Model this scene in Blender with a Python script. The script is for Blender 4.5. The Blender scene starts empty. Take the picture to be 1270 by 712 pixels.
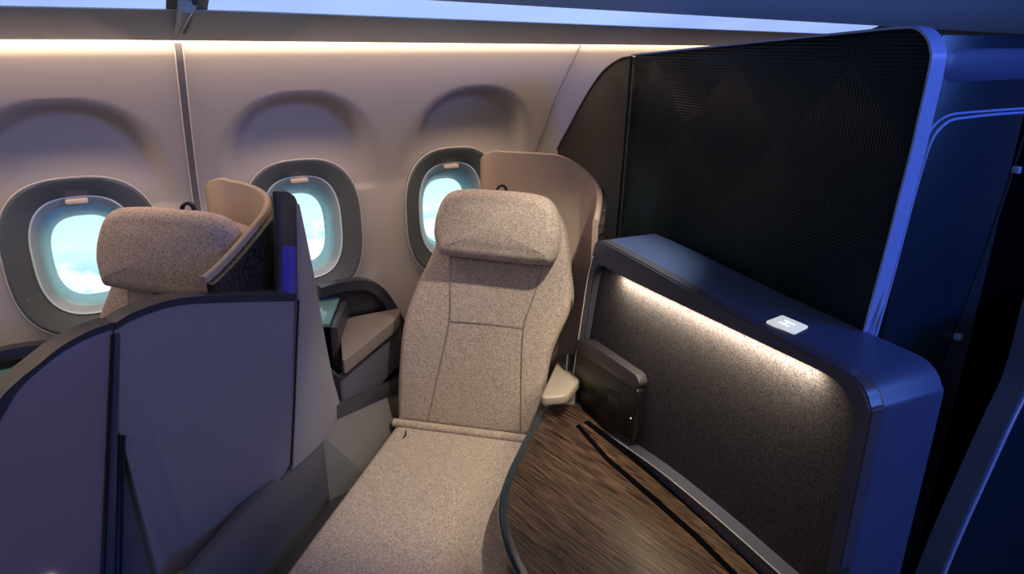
import bpy, bmesh, math, random
from mathutils import Vector, Matrix

V = Vector
SC = bpy.context.scene
COL = SC.collection

# ------------------------------------------------------------------ camera
FPX = 850.0
PITCH = math.radians(19.6)
YAW = math.radians(30)
EYE = V((0, 0, 1.65))
cam = bpy.data.cameras.new('camera')
camo = bpy.data.objects.new('camera', cam)
COL.objects.link(camo)
cam.sensor_width = 36.0
cam.lens = FPX / 1270 * 36.0
cam.clip_start = 0.02
camo.location = EYE
camo.rotation_euler = (math.radians(90) - PITCH, 0, -YAW)
SC.camera = camo

FH = V((math.sin(YAW), math.cos(YAW), 0))
RT = V((math.cos(YAW), -math.sin(YAW), 0))
FW = FH * math.cos(PITCH) - V((0, 0, 1)) * math.sin(PITCH)
UPV = FH * math.sin(PITCH) + V((0, 0, 1)) * math.cos(PITCH)

# ------------------------------------------------------------------ world, view, lights
w = bpy.data.worlds.new('world')
SC.world = w
w.use_nodes = True
w.node_tree.nodes['Background'].inputs[0].default_value = (0.45, 0.5, 0.7, 1)
w.node_tree.nodes['Background'].inputs[1].default_value = 0.25
SC.view_settings.view_transform = 'Standard'
SC.view_settings.look = 'None'
SC.view_settings.gamma = 1
SC.view_settings.exposure = 0.0
SC.view_settings.use_curve_mapping = False

def area(name, loc, target, sx, sy, col, power, spread=180):
    l = bpy.data.lights.new(name, 'AREA')
    l.shape = 'RECTANGLE'; l.size = sx; l.size_y = sy
    l.color = col; l.energy = power; l.spread = math.radians(spread)
    o = bpy.data.objects.new(name, l); COL.objects.link(o)
    o.location = loc
    d = V(target) - V(loc)
    o.rotation_euler = d.to_track_quat('-Z', 'Y').to_euler()
    return o

def area_x(name, loc, down, sx, sy, col, power, spread=180):
    """long lamp lying along X (the cabin), shining towards 'down' (a YZ direction)"""
    o = area(name, loc, V(loc) + V(down), sx, sy, col, power, spread)
    z = -V(down).normalized(); x = V((1, 0, 0)); y = z.cross(x)
    o.rotation_euler = Matrix((x, y, z)).transposed().to_euler()
    return o

# warm led run hidden above the bin lip, washing the side wall
area_x('wall_wash_lamp', (0.7, 1.888, 1.690), (0, 0.22, -1), 4.2, 0.06, (1.0, 0.74, 0.55), 15.0)
# ceiling mood lighting over the aisle
area('aisle_mood_lamp', (0.0, -0.5, 2.12), (0.3, 0.6, 0.0), 3.0, 0.7, (1.0, 0.90, 0.93), 18.0)
# deep blue mood lamp over the right hand aisle end
area('blue_mood_lamp', (1.9, -0.7, 2.1), (1.2, 0.7, 1.1), 0.9, 0.5, (0.09, 0.23, 1.0), 34.0)
# unseen blue fill added low on the left to tint the shell panels
area('left_blue_fill', (-0.8, 0.35, 0.22), (-0.2, 1.35, 0.35), 0.5, 0.25, (0.06, 0.2, 1.0), 1.7)
# reading lamp over the seat
sp = bpy.data.lights.new('reading_lamp', 'SPOT')
sp.energy = 62; sp.color = (1.0, 0.90, 0.70); sp.spot_size = math.radians(50); sp.spot_blend = 0.7; sp.shadow_soft_size = 0.02
spo = bpy.data.objects.new('reading_lamp', sp); COL.objects.link(spo)
spo.location = (1.06, 0.98, 1.93)
spo.rotation_euler = (V((0.80, 1.62, 0.55)) - spo.location).to_track_quat('-Z', 'Y').to_euler()

# ------------------------------------------------------------------ geometry helpers
def ray(x, y):
    return FW + RT * ((x - 635) / FPX) - UPV * ((y - 356) / FPX)
def atz(x, y, z):
    d = ray(x, y); return EYE + d * ((z - EYE.z) / d.z)
def aty(x, y, Y):
    d = ray(x, y); return EYE + d * (Y / d.y)
def atp(x, y, p, d2):
    """point on the upright plane through p running along d2"""
    n = V((-d2[1], d2[0], 0)); r = ray(x, y)
    t = n.dot(V((p[0], p[1], 0)) - V((0, 0, EYE.z)).xy.to_3d()) / n.dot(r)
    return EYE + r * t

def fillet(pts, r, n=6, closed=True):
    """round the corners of a polyline; r is one radius or a list"""
    out = []; N = len(pts)
    for i, p in enumerate(pts):
        ri = r[i] if isinstance(r, (list, tuple)) else r
        if ri <= 0 or (not closed and i in (0, N - 1)):
            out.append(V(p)); continue
        a = V(pts[i - 1]) - V(p); c = V(pts[(i + 1) % N]) - V(p)
        ra = min(ri, a.length * .48); rc = min(ri, c.length * .48)
        A = V(p) + a.normalized() * ra; B = V(p) + c.normalized() * rc
        for k in range(n + 1):
            t = k / n
            out.append(A * (1 - t) ** 2 + V(p) * 2 * t * (1 - t) + B * t * t)
    return out

def spline(pts, n=6, closed=False):
    P = [V(p) for p in pts]; N = len(P); out = []
    rng = N if closed else N - 1
    for i in range(rng):
        p0 = P[(i - 1) % N] if closed or i > 0 else P[0] * 2 - P[1]
        p1 = P[i]; p2 = P[(i + 1) % N]
        p3 = P[(i + 2) % N] if closed or i + 2 < N else P[-1] * 2 - P[-2]
        for k in range(n):
            t = k / n
            out.append(0.5 * ((2 * p1) + (p2 - p0) * t + (2 * p0 - 5 * p1 + 4 * p2 - p3) * t * t + (3 * p1 - p0 - 3 * p2 + p3) * t ** 3))
    if not closed: out.append(P[-1])
    return out

def finish(name, bm, mat, parent=None, sharp=38, smooth=True):
    bmesh.ops.remove_doubles(bm, verts=bm.verts, dist=1e-6)
    bmesh.ops.recalc_face_normals(bm, faces=bm.faces)
    for f in bm.faces: f.smooth = smooth
    for e in bm.edges:
        if len(e.link_faces) == 2 and e.calc_face_angle(0) > math.radians(sharp): e.smooth = False
    me = bpy.data.meshes.new(name); bm.to_mesh(me); bm.free()
    if mat: me.materials.append(mat)
    o = bpy.data.objects.new(name, me); COL.objects.link(o)
    if parent: o.parent = parent
    return o

def slab_bm(pts, ext, bev=0.0, seg=2, bm=None):
    """polygon outline pushed along ext into a solid, edges eased"""
    b = bmesh.new(); ext = V(ext)
    a = [b.verts.new(V(p)) for p in pts]; c = [b.verts.new(V(p) + ext) for p in pts]
    N = len(pts)
    b.faces.new(a); b.faces.new(c[::-1])
    for i in range(N): b.faces.new((a[i], c[i], c[(i + 1) % N], a[(i + 1) % N]))
    bmesh.ops.recalc_face_normals(b, faces=b.faces)
    if bev > 0:
        es = [e for e in b.edges if len(e.link_faces) == 2 and e.calc_face_angle(0) > math.radians(30)]
        bmesh.ops.bevel(b, geom=es, offset=bev, segments=seg, profile=.5, affect='EDGES', clamp_overlap=True)
    return b

def slab(name, pts, ext, mat, parent=None, bev=0.002, seg=2, sharp=38):
    return finish(name, slab_bm(pts, ext, bev, seg), mat, parent, sharp)

def box_pts(x0, x1, y0, y1, z):
    return [V((x0, y0, z)), V((x1, y0, z)), V((x1, y1, z)), V((x0, y1, z))]
def box(name, x0, x1, y0, y1, z0, z1, mat, parent=None, bev=0.003, seg=2):
    return slab(name, box_pts(x0, x1, y0, y1, z0), (0, 0, z1 - z0), mat, parent, bev, seg)

def tube_bm(pts, r, n=10, closed=False, up=None, flat=1.0, bm=None):
    """round or flattened section swept along a line; flat scales the section along 'up'"""
    b = bm or bmesh.new(); P = [V(p) for p in pts]; N = len(P); rings = []
    prev = None
    for i in range(N):
        t = (P[(i + 1) % N] - P[i - 1]) if closed else (P[min(i + 1, N - 1)] - P[max(i - 1, 0)])
        t.normalize()
        if up is not None: u = V(up) - t * t.dot(V(up))
        elif prev is None: u = t.orthogonal()
        else: u = prev - t * prev.dot(t)
        u.normalize(); prev = u; s = t.cross(u)
        rr = r[i] if isinstance(r, (list, tuple)) else r
        rings.append([b.verts.new(P[i] + (u * math.cos(a) * flat + s * math.sin(a)) * rr) for a in [2 * math.pi * k / n for k in range(n)]])
    for i in range(N if closed else N - 1):
        A = rings[i]; B = rings[(i + 1) % N]
        for k in range(n): b.faces.new((A[k], A[(k + 1) % n], B[(k + 1) % n], B[k]))
    if not closed: b.faces.new(rings[0][::-1]); b.faces.new(rings[-1])
    return b
def tube(name, pts, r, mat, parent=None, **k):
    return finish(name, tube_bm(pts, r, **k), mat, parent)

def strip_bm(outer, inner, ext):
    """solid band between two matching open polylines"""
    b = bmesh.new(); ext = V(ext); N = len(outer)
    r = [[b.verts.new(V(q)) for q in (outer[i], inner[i], V(inner[i]) + ext, V(outer[i]) + ext)] for i in range(N)]
    for i in range(N - 1):
        for k in range(4): b.faces.new((r[i][k], r[i][(k + 1) % 4], r[i + 1][(k + 1) % 4], r[i + 1][k]))
    b.faces.new(r[0][::-1]); b.faces.new(r[-1])
    bmesh.ops.recalc_face_normals(b, faces=b.faces)
    return b

def resample(pts, n):
    P = [V(p) for p in pts]; L = [0]
    for i in range(1, len(P)): L.append(L[-1] + (P[i] - P[i - 1]).length)
    out = []; j = 0
    for k in range(n):
        s = L[-1] * k / (n - 1)
        while j < len(P) - 2 and L[j + 1] < s: j += 1
        t = (s - L[j]) / max(L[j + 1] - L[j], 1e-9)
        out.append(P[j].lerp(P[j + 1], min(max(t, 0), 1)))
    return out

def pillow_bm(outline, frame, back, front, r, dome=0.0, n=6, seg=64):
    """upholstered block: 2-D outline in frame (origin, ex, ey, ez); faces at ez=-back .. +front with edge radius r"""
    o, ex, ey, ez = frame
    P = resample([V((p[0], p[1], 0)) for p in outline] + [V((outline[0][0], outline[0][1], 0))], seg + 1)[:-1]
    c = sum(P, V((0, 0, 0))) / len(P)
    A = sum(P[i].x * P[(i + 1) % seg].y - P[(i + 1) % seg].x * P[i].y for i in range(seg))
    sg = 1 if A > 0 else -1
    nrm = []
    for i in range(seg):
        t = (P[(i + 1) % seg] - P[i - 1]).normalized(); nrm.append(V((-t.y, t.x, 0)) * sg)
    b = bmesh.new(); rings = []
    def ring(ins, h, sc=1.0):
        vs = []
        for i in range(seg):
            q = P[i] + nrm[i] * ins; q = c + (q - c) * sc
            vs.append(b.verts.new(o + ex * q.x + ey * q.y + ez * h))
        rings.append(vs)
    for k in range(n + 1):
        a = math.pi / 2 * k / n; ring(r * (1 - math.sin(a)), -back + r * (1 - math.cos(a)))
    for k in range(n + 1):
        a = math.pi / 2 * k / n; ring(r * (1 - math.cos(a)), front - r + r * math.sin(a))
    for s_ in (.85, .65, .4, .15): ring(r, front + dome * (1 - s_ ** 2) ** .8, s_)
    for i in range(len(rings) - 1):
        for k in range(seg): b.faces.new((rings[i][k], rings[i][(k + 1) % seg], rings[i + 1][(k + 1) % seg], rings[i + 1][k]))
    b.faces.new(rings[0][::-1]); b.faces.new(rings[-1])
    return b

def tag(o, label, cat, group=None):
    o['label'] = label; o['category'] = cat
    if group: o['group'] = group
    return o
def thing(name, loc, label, cat, group=None, rz=0):
    e = bpy.data.objects.new(name, None); COL.objects.link(e)
    e.location = loc; e.rotation_euler = (0, 0, rz); e.empty_display_size = .1
    return tag(e, label, cat, group)
def rebase(root):
    """children were modelled in world coordinates: keep them where they are"""
    bpy.context.view_layer.update()
    M = root.matrix_world.inverted()
    for c in root.children_recursive: c.data.transform(M)
def struct(o):
    o['kind'] = 'structure'; return o
def dup(root, loc, label):
    r = root.copy(); COL.objects.link(r); r.location = loc; r['label'] = label
    for ch in list(root.children):
        c = ch.copy(); COL.objects.link(c); c.parent = r
        for g in ch.children:
            d = g.copy(); COL.objects.link(d); d.parent = c
    return r

# ------------------------------------------------------------------ materials
def mat(name, col, rough=.5, metal=0., spec=.5, noise=0, var=.0, bump=0., coat=0, emit=None, estr=0):
    m = bpy.data.materials.new(name); m.use_nodes = True; nt = m.node_tree
    p = nt.nodes['Principled BSDF']; p.inputs['Base Color'].default_value = (*col, 1)
    p.inputs['Roughness'].default_value = rough; p.inputs['Metallic'].default_value = metal
    p.inputs['Specular IOR Level'].default_value = spec; p.inputs['Coat Weight'].default_value = coat
    if emit: p.inputs['Emission Color'].default_value = (*emit, 1); p.inputs['Emission Strength'].default_value = estr
    if noise:
        tc = nt.nodes.new('ShaderNodeTexCoord'); nz = nt.nodes.new('ShaderNodeTexNoise')
        nz.inputs['Scale'].default_value = noise; nz.inputs['Detail'].default_value = 3
        nt.links.new(tc.outputs['Object'], nz.inputs['Vector'])
        if var:
            r = nt.nodes.new('ShaderNodeValToRGB')
            r.color_ramp.elements[0].position = .35; r.color_ramp.elements[1].position = .65
            r.color_ramp.elements[0].color = (*[c * (1 - var) for c in col], 1)
            r.color_ramp.elements[1].color = (*[min(1, c * (1 + var)) for c in col], 1)
            nt.links.new(nz.outputs['Fac'], r.inputs[0]); nt.links.new(r.outputs[0], p.inputs['Base Color'])
        if bump:
            b = nt.nodes.new('ShaderNodeBump'); b.inputs['Strength'].default_value = bump; b.inputs['Distance'].default_value = .002
            nt.links.new(nz.outputs['Fac'], b.inputs['Height']); nt.links.new(b.outputs[0], p.inputs['Normal'])
    return m

def tweed(name, dark, light, scale=420, lo=.38, hi=.62, bump=.5, sheen=.12):
    m = bpy.data.materials.new(name); m.use_nodes = True; nt = m.node_tree; L = nt.links.new
    p = nt.nodes['Principled BSDF']; p.inputs['Roughness'].default_value = .95; p.inputs['Specular IOR Level'].default_value = .15
    p.inputs['Sheen Weight'].default_value = sheen
    tc = nt.nodes.new('ShaderNodeTexCoord')
    n1 = nt.nodes.new('ShaderNodeTexNoise'); n1.inputs['Scale'].default_value = scale; n1.inputs['Detail'].default_value = 2
    v = nt.nodes.new('ShaderNodeTexVoronoi'); v.inputs['Scale'].default_value = scale * .8
    n2 = nt.nodes.new('ShaderNodeTexNoise'); n2.inputs['Scale'].default_value = scale * .12; n2.inputs['Detail'].default_value = 3
    for q in (n1, v, n2): L(tc.outputs['Object'], q.inputs['Vector'])
    mx = nt.nodes.new('ShaderNodeMix'); mx.data_type = 'FLOAT'; mx.inputs[0].default_value = .30
    L(n1.outputs['Fac'], mx.inputs[2]); L(v.outputs['Color'], mx.inputs[3])
    mx2 = nt.nodes.new('ShaderNodeMix'); mx2.data_type = 'FLOAT'; mx2.inputs[0].default_value = .08
    L(mx.outputs[0], mx2.inputs[2]); L(n2.outputs['Fac'], mx2.inputs[3])
    r = nt.nodes.new('ShaderNodeValToRGB')
    r.color_ramp.elements[0].position = lo; r.color_ramp.elements[1].position = hi
    r.color_ramp.elements[0].color = (*dark, 1); r.color_ramp.elements[1].color = (*light, 1)
    L(mx2.outputs[0], r.inputs[0]); L(r.outputs[0], p.inputs['Base Color'])
    b = nt.nodes.new('ShaderNodeBump'); b.inputs['Strength'].default_value = bump; b.inputs['Distance'].default_value = .0015
    L(mx2.outputs[0], b.inputs['Height']); L(b.outputs[0], p.inputs['Normal'])
    return m

def wood(name, dark, light, rot, rough=.35, sc=(260, 9, 9)):
    m = bpy.data.materials.new(name); m.use_nodes = True; nt = m.node_tree; L = nt.links.new
    p = nt.nodes['Principled BSDF']; p.inputs['Roughness'].default_value = rough
    tc = nt.nodes.new('ShaderNodeTexCoord'); mp = nt.nodes.new('ShaderNodeMapping')
    mp0 = nt.nodes.new('ShaderNodeMapping'); mp0.inputs['Rotation'].default_value = rot
    mp.inputs['Scale'].default_value = sc
    L(tc.outputs['Object'], mp0.inputs['Vector']); L(mp0.outputs[0], mp.inputs['Vector'])
    n = nt.nodes.new('ShaderNodeTexNoise'); n.inputs['Scale'].default_value = 1; n.inputs['Detail'].default_value = 6; n.inputs['Roughness'].default_value = .65
    L(mp.outputs[0], n.inputs['Vector'])
    r = nt.nodes.new('ShaderNodeValToRGB'); p.inputs['Specular IOR Level'].default_value = .25
    r.color_ramp.elements[0].position = .42; r.color_ramp.elements[1].position = .68
    r.color_ramp.elements[0].color = (*dark, 1); r.color_ramp.elements[1].color = (*light, 1)
    L(n.outputs['Fac'], r.inputs[0]); L(r.outputs[0], p.inputs['Base Color'])
    b = nt.nodes.new('ShaderNodeBump'); b.inputs['Strength'].default_value = .25; b.inputs['Distance'].default_value = .001
    L(n.outputs['Fac'], b.inputs['Height']); L(b.outputs[0], p.inputs['Normal'])
    return m

M = {}
M['wall'] = mat('wall_paint', (.50, .445, .405), .6, noise=600, var=.03, bump=.15, spec=.3)
M['seam'] = mat('seam_grey', (.17, .16, .17), .5, noise=40, var=.05)
M['seam_edge'] = mat('seam_edge', (.62, .56, .52), .4, noise=40, var=.03)
M['bezel'] = mat('bezel_grey', (.115, .13, .13), .40, noise=200, var=.05)
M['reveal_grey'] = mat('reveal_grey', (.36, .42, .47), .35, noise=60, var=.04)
M['reveal_glow'] = mat('reveal_sky_glow', (.34, .62, .70), .3, noise=60, var=.04)  # cyan glow from the sky panel put into the reveal colour
M['ring_light'] = mat('shade_frame_white', (.75, .85, .9), .2, noise=60, var=.03)
M['handle'] = mat('handle_cream', (.75, .58, .46), .4, noise=60, var=.04)
M['bin'] = mat('bin_plastic', (.30, .39, .43), .42, noise=300, var=.04, bump=.05)
M['bin_dark'] = mat('bin_dark', (.035, .045, .055), .4, noise=60, var=.06)
M['ceil'] = mat('ceiling_paint', (.16, .17, .19), .6, noise=60, var=.04)
M['floor'] = mat('carpet', (.02, .022, .03), .95, noise=500, var=.3, bump=.4)
M['tweed'] = tweed('seat_tweed', (.125, .098, .085), (.64, .525, .455), 820, .37, .63)
M['seamline'] = mat('stitch_brown', (.19, .15, .13), .9, noise=300, var=.15)
M['beige'] = mat('wing_beige', (.34, .25, .20), .5, noise=500, var=.05, bump=.15, spec=.35)
M['leather'] = mat('armrest_leather', (.30, .26, .22), .42, noise=420, var=.04, bump=.15)
M['pad'] = mat('pad_leather', (.155, .125, .115), .36, noise=420, var=.04, bump=.12)
M['blue_reflection'] = mat('column_blue_reflection', (.02, .025, .42), .4, noise=80, var=.05)  # blue reflection of the shell column, put into the colour
M['wood_dark'] = wood('wing_dark_wood', (.004, .004, .005), (.075, .07, .07), (0, math.radians(35), 0), .5, (16, 200, 160))
M['wood'] = wood('table_wood', (.002, .001, .001), (.130, .078, .055), (0, 0, math.radians(-8)), .40, (420, 12, 9))
M['wood_ledge'] = wood('ledge_wood', (.004, .002, .001), (.12, .07, .045), (0, 0, math.radians(-8)), .4, (330, 16, 9))
M['brown'] = mat('pedestal_brown', (.16, .085, .055), .4, noise=60, var=.1)
M['black'] = mat('black_plastic', (.008, .008, .010), .35, noise=200, var=.1)
M['soft_black'] = mat('black_strap', (.006, .006, .007), .8, noise=300, var=.2)
M['charcoal'] = mat('charcoal_trim', (.035, .035, .045), .33, noise=200, var=.08)
M['trim_edge'] = mat('table_edge_trim', (.010, .024, .036), .22, noise=80, var=.08)
M['shell_fabric'] = mat('shell_laminate', (.195, .18, .195), .62, noise=700, var=.07, bump=.2, spec=.3)
M['shell_purple'] = mat('shell_satin_mauve', (.19, .145, .165), .36, noise=700, var=.06, bump=.05)
M['shell_grey'] = mat('shell_grey', (.085, .085, .095), .5, noise=300, var=.06)
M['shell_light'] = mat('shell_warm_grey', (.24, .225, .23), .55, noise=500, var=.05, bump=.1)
M['side_grey'] = mat('side_grey', (.16, .15, .14), .55, noise=300, var=.05)
M['console_face'] = mat('console_face', (.07, .068, .085), .5, noise=300, var=.06)
M['felt'] = tweed('divider_felt', (.008, .008, .016), (.056, .052, .058), 620, .36, .64, .4, 0.0)
M['navy'] = mat('blue_lit_satin', (.034, .058, .145), .46, noise=400, var=.05, spec=.5)  # dark grey plastic with the blue mood light put into its colour
M['navy_trim'] = mat('navy_trim', (.05, .055, .085), .28, noise=100, var=.05)
M['screen_edge'] = mat('screen_edge_blue', (.16, .28, .66), .28, metal=.0, noise=80, var=.04)
M['outer'] = mat('outer_navy', (.004, .014, .030), .32, noise=60, var=.12)
M['void'] = mat('void_black', (.002, .002, .003), 1.0, spec=0.0, noise=50, var=.1)
M['glass_top'] = mat('glossy_console_top', (.10, .20, .22), .12, noise=40, var=.05, coat=.5)  # turquoise light falling on the top is put into its base colour
M['button'] = mat('button_lens', (.6, .62, .6), .3, noise=40, var=.05, emit=(.8, .85, .8), estr=.6)
M['icon'] = mat('button_icon', (.9, .9, .9), .4, noise=40, var=.02, emit=(1, 1, .95), estr=1.0)
M['led'] = mat('white_led', (1, 1, 1), .4, noise=40, var=.01, emit=(1, 1, 1), estr=2)

def screen_mat():
    """near-black lacquer with fine engraved nested chevrons"""
    m = bpy.data.materials.new('engraved_black_lacquer'); m.use_nodes = True; nt = m.node_tree; L = nt.links.new
    p = nt.nodes['Principled BSDF']; p.inputs['Base Color'].default_value = (.002, .011, .018, 1)
    p.inputs['Roughness'].default_value = .36; p.inputs['Specular IOR Level'].default_value = .15
    tc = nt.nodes.new('ShaderNodeTexCoord'); sp_ = nt.nodes.new('ShaderNodeSeparateXYZ'); L(tc.outputs['Object'], sp_.inputs[0])
    def mth(op, a, b=None):
        q = nt.nodes.new('ShaderNodeMath'); q.operation = op
        for i, x in enumerate((a, b)):
            if x is None: continue
            if isinstance(x, (int, float)): q.inputs[i].default_value = x
            else: L(x, q.inputs[i])
        return q.outputs[0]
    u = mth('ABSOLUTE', mth('SUBTRACT', mth('FRACT', mth('MULTIPLY', sp_.outputs['Y'], 3.1)), .5))
    v = mth('ABSOLUTE', mth('SUBTRACT', mth('FRACT', mth('MULTIPLY', sp_.outputs['Z'], 3.1)), .5))
    d = mth('MAXIMUM', u, v)
    wv = mth('SINE', mth('MULTIPLY', d, 300.0))
    nz = nt.nodes.new('ShaderNodeTexNoise'); nz.inputs['Scale'].default_value = 6; L(tc.outputs['Object'], nz.inputs['Vector'])
    h = mth('MULTIPLY', wv, nz.outputs['Fac'])
    b = nt.nodes.new('ShaderNodeBump'); b.inputs['Strength'].default_value = .5; b.inputs['Distance'].default_value = .0012
    L(h, b.inputs['Height']); L(b.outputs[0], p.inputs['Normal'])
    return m
M['screen'] = screen_mat()

def sky_mat():
    m = bpy.data.materials.new('backlit_sky'); m.use_nodes = True; nt = m.node_tree; L = nt.links.new
    nt.nodes.remove(nt.nodes['Principled BSDF'])
    em = nt.nodes.new('ShaderNodeEmission'); em.inputs['Strength'].default_value = 1.35
    L(em.outputs[0], nt.nodes['Material Output'].inputs[0])
    tc = nt.nodes.new('ShaderNodeTexCoord'); mp = nt.nodes.new('ShaderNodeMapping'); mp.inputs['Scale'].default_value = (7, 7, 17)
    L(tc.outputs['Object'], mp.inputs[0])
    n = nt.nodes.new('ShaderNodeTexNoise'); n.inputs['Scale'].default_value = 1.3; n.inputs['Detail'].default_value = 7; n.inputs['Roughness'].default_value = .6
    L(mp.outputs[0], n.inputs['Vector'])
    sp_ = nt.nodes.new('ShaderNodeSeparateXYZ'); L(tc.outputs['Object'], sp_.inputs[0])
    # height ramp : 1 above, 0 below the cloud tops
    mr = nt.nodes.new('ShaderNodeMapRange'); mr.inputs['From Min'].default_value = .98; mr.inputs['From Max'].default_value = 1.16
    L(sp_.outputs['Z'], mr.inputs['Value'])
    add = nt.nodes.new('ShaderNodeMath'); add.operation = 'ADD'; L(n.outputs['Fac'], add.inputs[0])
    ml = nt.nodes.new('ShaderNodeMath'); ml.operation = 'MULTIPLY'; ml.inputs[1].default_value = -.35; L(mr.outputs[0], ml.inputs[0]); L(ml.outputs[0], add.inputs[1])
    r = nt.nodes.new('ShaderNodeValToRGB'); r.color_ramp.elements[0].position = .36; r.color_ramp.elements[1].position = .50
    r.color_ramp.elements[0].color = (0, 0, 0, 1)
    L(add.outputs[0], r.inputs[0])
    sk = nt.nodes.new('ShaderNodeValToRGB'); L(mr2(nt, sp_, .90, 1.35), sk.inputs[0])
    sk.color_ramp.elements[0].color = (.16, .58, .80, 1); sk.color_ramp.elements[1].color = (.36, .78, .88, 1)
    e = sk.color_ramp.elements.new(.40); e.color = (.74, .95, .98, 1)
    mix = nt.nodes.new('ShaderNodeMix'); mix.data_type = 'RGBA'; L(r.outputs[0], mix.inputs[0]); L(sk.outputs[0], mix.inputs[6])
    mix.inputs[7].default_value = (.96, .98, 1, 1)
    L(mix.outputs[2], em.inputs['Color'])
    return m
def mr2(nt, sp_, a, b):
    q = nt.nodes.new('ShaderNodeMapRange'); q.inputs['From Min'].default_value = a; q.inputs['From Max'].default_value = b
    nt.links.new(sp_.outputs['Z'], q.inputs['Value']); return q.outputs[0]
M['sky'] = sky_mat()

def emis(name, col, s):
    m = bpy.data.materials.new(name); m.use_nodes = True; nt = m.node_tree
    nt.nodes.remove(nt.nodes['Principled BSDF'])
    e = nt.nodes.new('ShaderNodeEmission'); e.inputs['Strength'].default_value = s
    nt.links.new(e.outputs[0], nt.nodes['Material Output'].inputs[0])
    tc = nt.nodes.new('ShaderNodeTexCoord'); n = nt.nodes.new('ShaderNodeTexNoise'); n.inputs['Scale'].default_value = 2.0
    nt.links.new(tc.outputs['Object'], n.inputs['Vector'])
    r = nt.nodes.new('ShaderNodeValToRGB'); r.color_ramp.elements[0].position = .3; r.color_ramp.elements[1].position = .7
    r.color_ramp.elements[0].color = (*[c * .85 for c in col], 1); r.color_ramp.elements[1].color = (*[min(1, c * 1.12) for c in col], 1)
    nt.links.new(n.outputs['Fac'], r.inputs[0]); nt.links.new(r.outputs[0], e.inputs['Color'])
    return m
M['strip'] = emis('blue_strip_light', (.36, .50, 1.0), 1.15)

# ------------------------------------------------------------------ the cabin shell
WY = 2.09
WIN = [(-.104, 1.107), (.472, 1.107), (.977, 1.107)]
WSC = [1.06, 1.0, 1.0]
WA, WB = .178, .219
def prof(z):
    y = WY
    if z > 1.22: y -= .165 * ((z - 1.22) / .43) ** 1.4
    if z < .85: y -= .06 * ((.85 - z) / .5) ** 2
    if z > 1.628: y += (z - 1.628) * .45
    return y
SC_C = [(-.10, 1.17), (.475, 1.17), (1.03, 1.17)]
def sm(t):
    t = min(max(t, 0), 1); return t * t * (3 - 2 * t)
def wall_y(x, z):
    y = prof(z)
    if .95 < z < 1.6:
        m = 0
        for cx, cz in SC_C:
            d = (abs((x - cx) / .265) ** 2.4 + abs((z - cz) / .35) ** 2.4) ** (1 / 2.4)
            side = min(1, abs(x - cx) / .27) ** 3
            m = max(m, sm((1.0 - d) / (.11 + .45 * side)))
        y = y + (WY + .008 - y) * m * .85 if y < WY else y
    return y
def wallhit(x, y):
    Y = 2.0
    for _ in range(25):
        p = aty(x, y, Y); Y = wall_y(p.x, p.z)
    return aty(x, y, Y)

def build_wall():
    bm = bmesh.new(); X0, X1, Z0, Z1 = -1.6, 3.2, 0.0, 1.76
    nx, nz = 400, 176; g = {}
    for i in range(nx + 1):
        for j in range(nz + 1):
            x = X0 + (X1 - X0) * i / nx; z = Z0 + (Z1 - Z0) * j / nz
            g[i, j] = bm.verts.new((x, wall_y(x, z), z))
    for i in range(nx):
        for j in range(nz):
            x = X0 + (X1 - X0) * (i + .5) / nx; z = Z0 + (Z1 - Z0) * (j + .5) / nz
            if any((abs((x - cx) / (WA - .012)) ** 2.6 + abs((z - cz) / (WB - .012)) ** 2.6) < 1 for cx, cz in WIN): continue
            bm.faces.new((g[i, j], g[i + 1, j], g[i + 1, j + 1], g[i, j + 1]))
    for v in [v for v in bm.verts if not v.link_faces]: bm.verts.remove(v)
    bmesh.ops.remove_doubles(bm, verts=bm.verts, dist=1e-6)
    for f in bm.faces: f.smooth = True
    for f in bm.faces:
        if f.normal.y > 0: f.normal_flip()
    me = bpy.data.meshes.new('wall_window_side'); bm.to_mesh(me); bm.free(); me.materials.append(M['wall'])
    o = bpy.data.objects.new('wall_window_side', me); COL.objects.link(o); return struct(o)
build_wall()

struct(box('floor', -2.6, 3.6, -1.9, 2.1, -.05, 0, M['floor'], bev=0))
struct(box('ceiling', -2.6, 3.6, -1.9, 2.1, 2.2, 2.25, M['ceil'], bev=0))
struct(box('wall_aisle_side', -2.6, 3.6, -1.95, -1.9, 0, 2.2, M['ceil'], bev=0))
struct(box('wall_front', -2.65, -2.6, -1.9, 2.1, 0, 2.2, M['ceil'], bev=0))
struct(box('wall_rear', 3.6, 3.65, -1.9, 2.1, 0, 2.2, M['ceil'], bev=0))

# panel joints of the lining
def wall_line(pix, n=8):
    return [wallhit(*p) for p in spline([V((a, b, 0)) for a, b in pix], n)] if False else [wallhit(q.x, q.y) for q in spline([V((a, b, 0)) for a, b in pix], n)]
j1 = [V((.180, wall_y(.18, z) - .001, z)) for z in [.6 + 1.05 * k / 40 for k in range(41)]]
def ribbon(name, line, wdt, th, m, parent=None):
    a = [p + V((-wdt / 2, 0, 0)) for p in line]; c = [p + V((wdt / 2, 0, 0)) for p in line]
    return finish(name, strip_bm(a, c, (0, -th, 0)), m, parent)
t1 = struct(ribbon('trim_1', j1, .017, .003, M['seam']))
for s_ in (-1, 1):
    tube('trim_edge', [p + V((s_ * .0095, -.003, 0)) for p in j1], .0016, M['seam_edge'], t1, n=6)
j2 = wall_line([(720, 56), (708, 80), (690, 118), (676, 155), (664, 190), (655, 225), (648, 260)])
t2_ = struct(tube('trim_2', [p + V((0, -.001, 0)) for p in j2], .0045, M['seam'], n=6))
tube('trim_edge', [p + V((.006, -.002, 0)) for p in j2], .002, M['seam_edge'], t2_, n=6)

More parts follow.
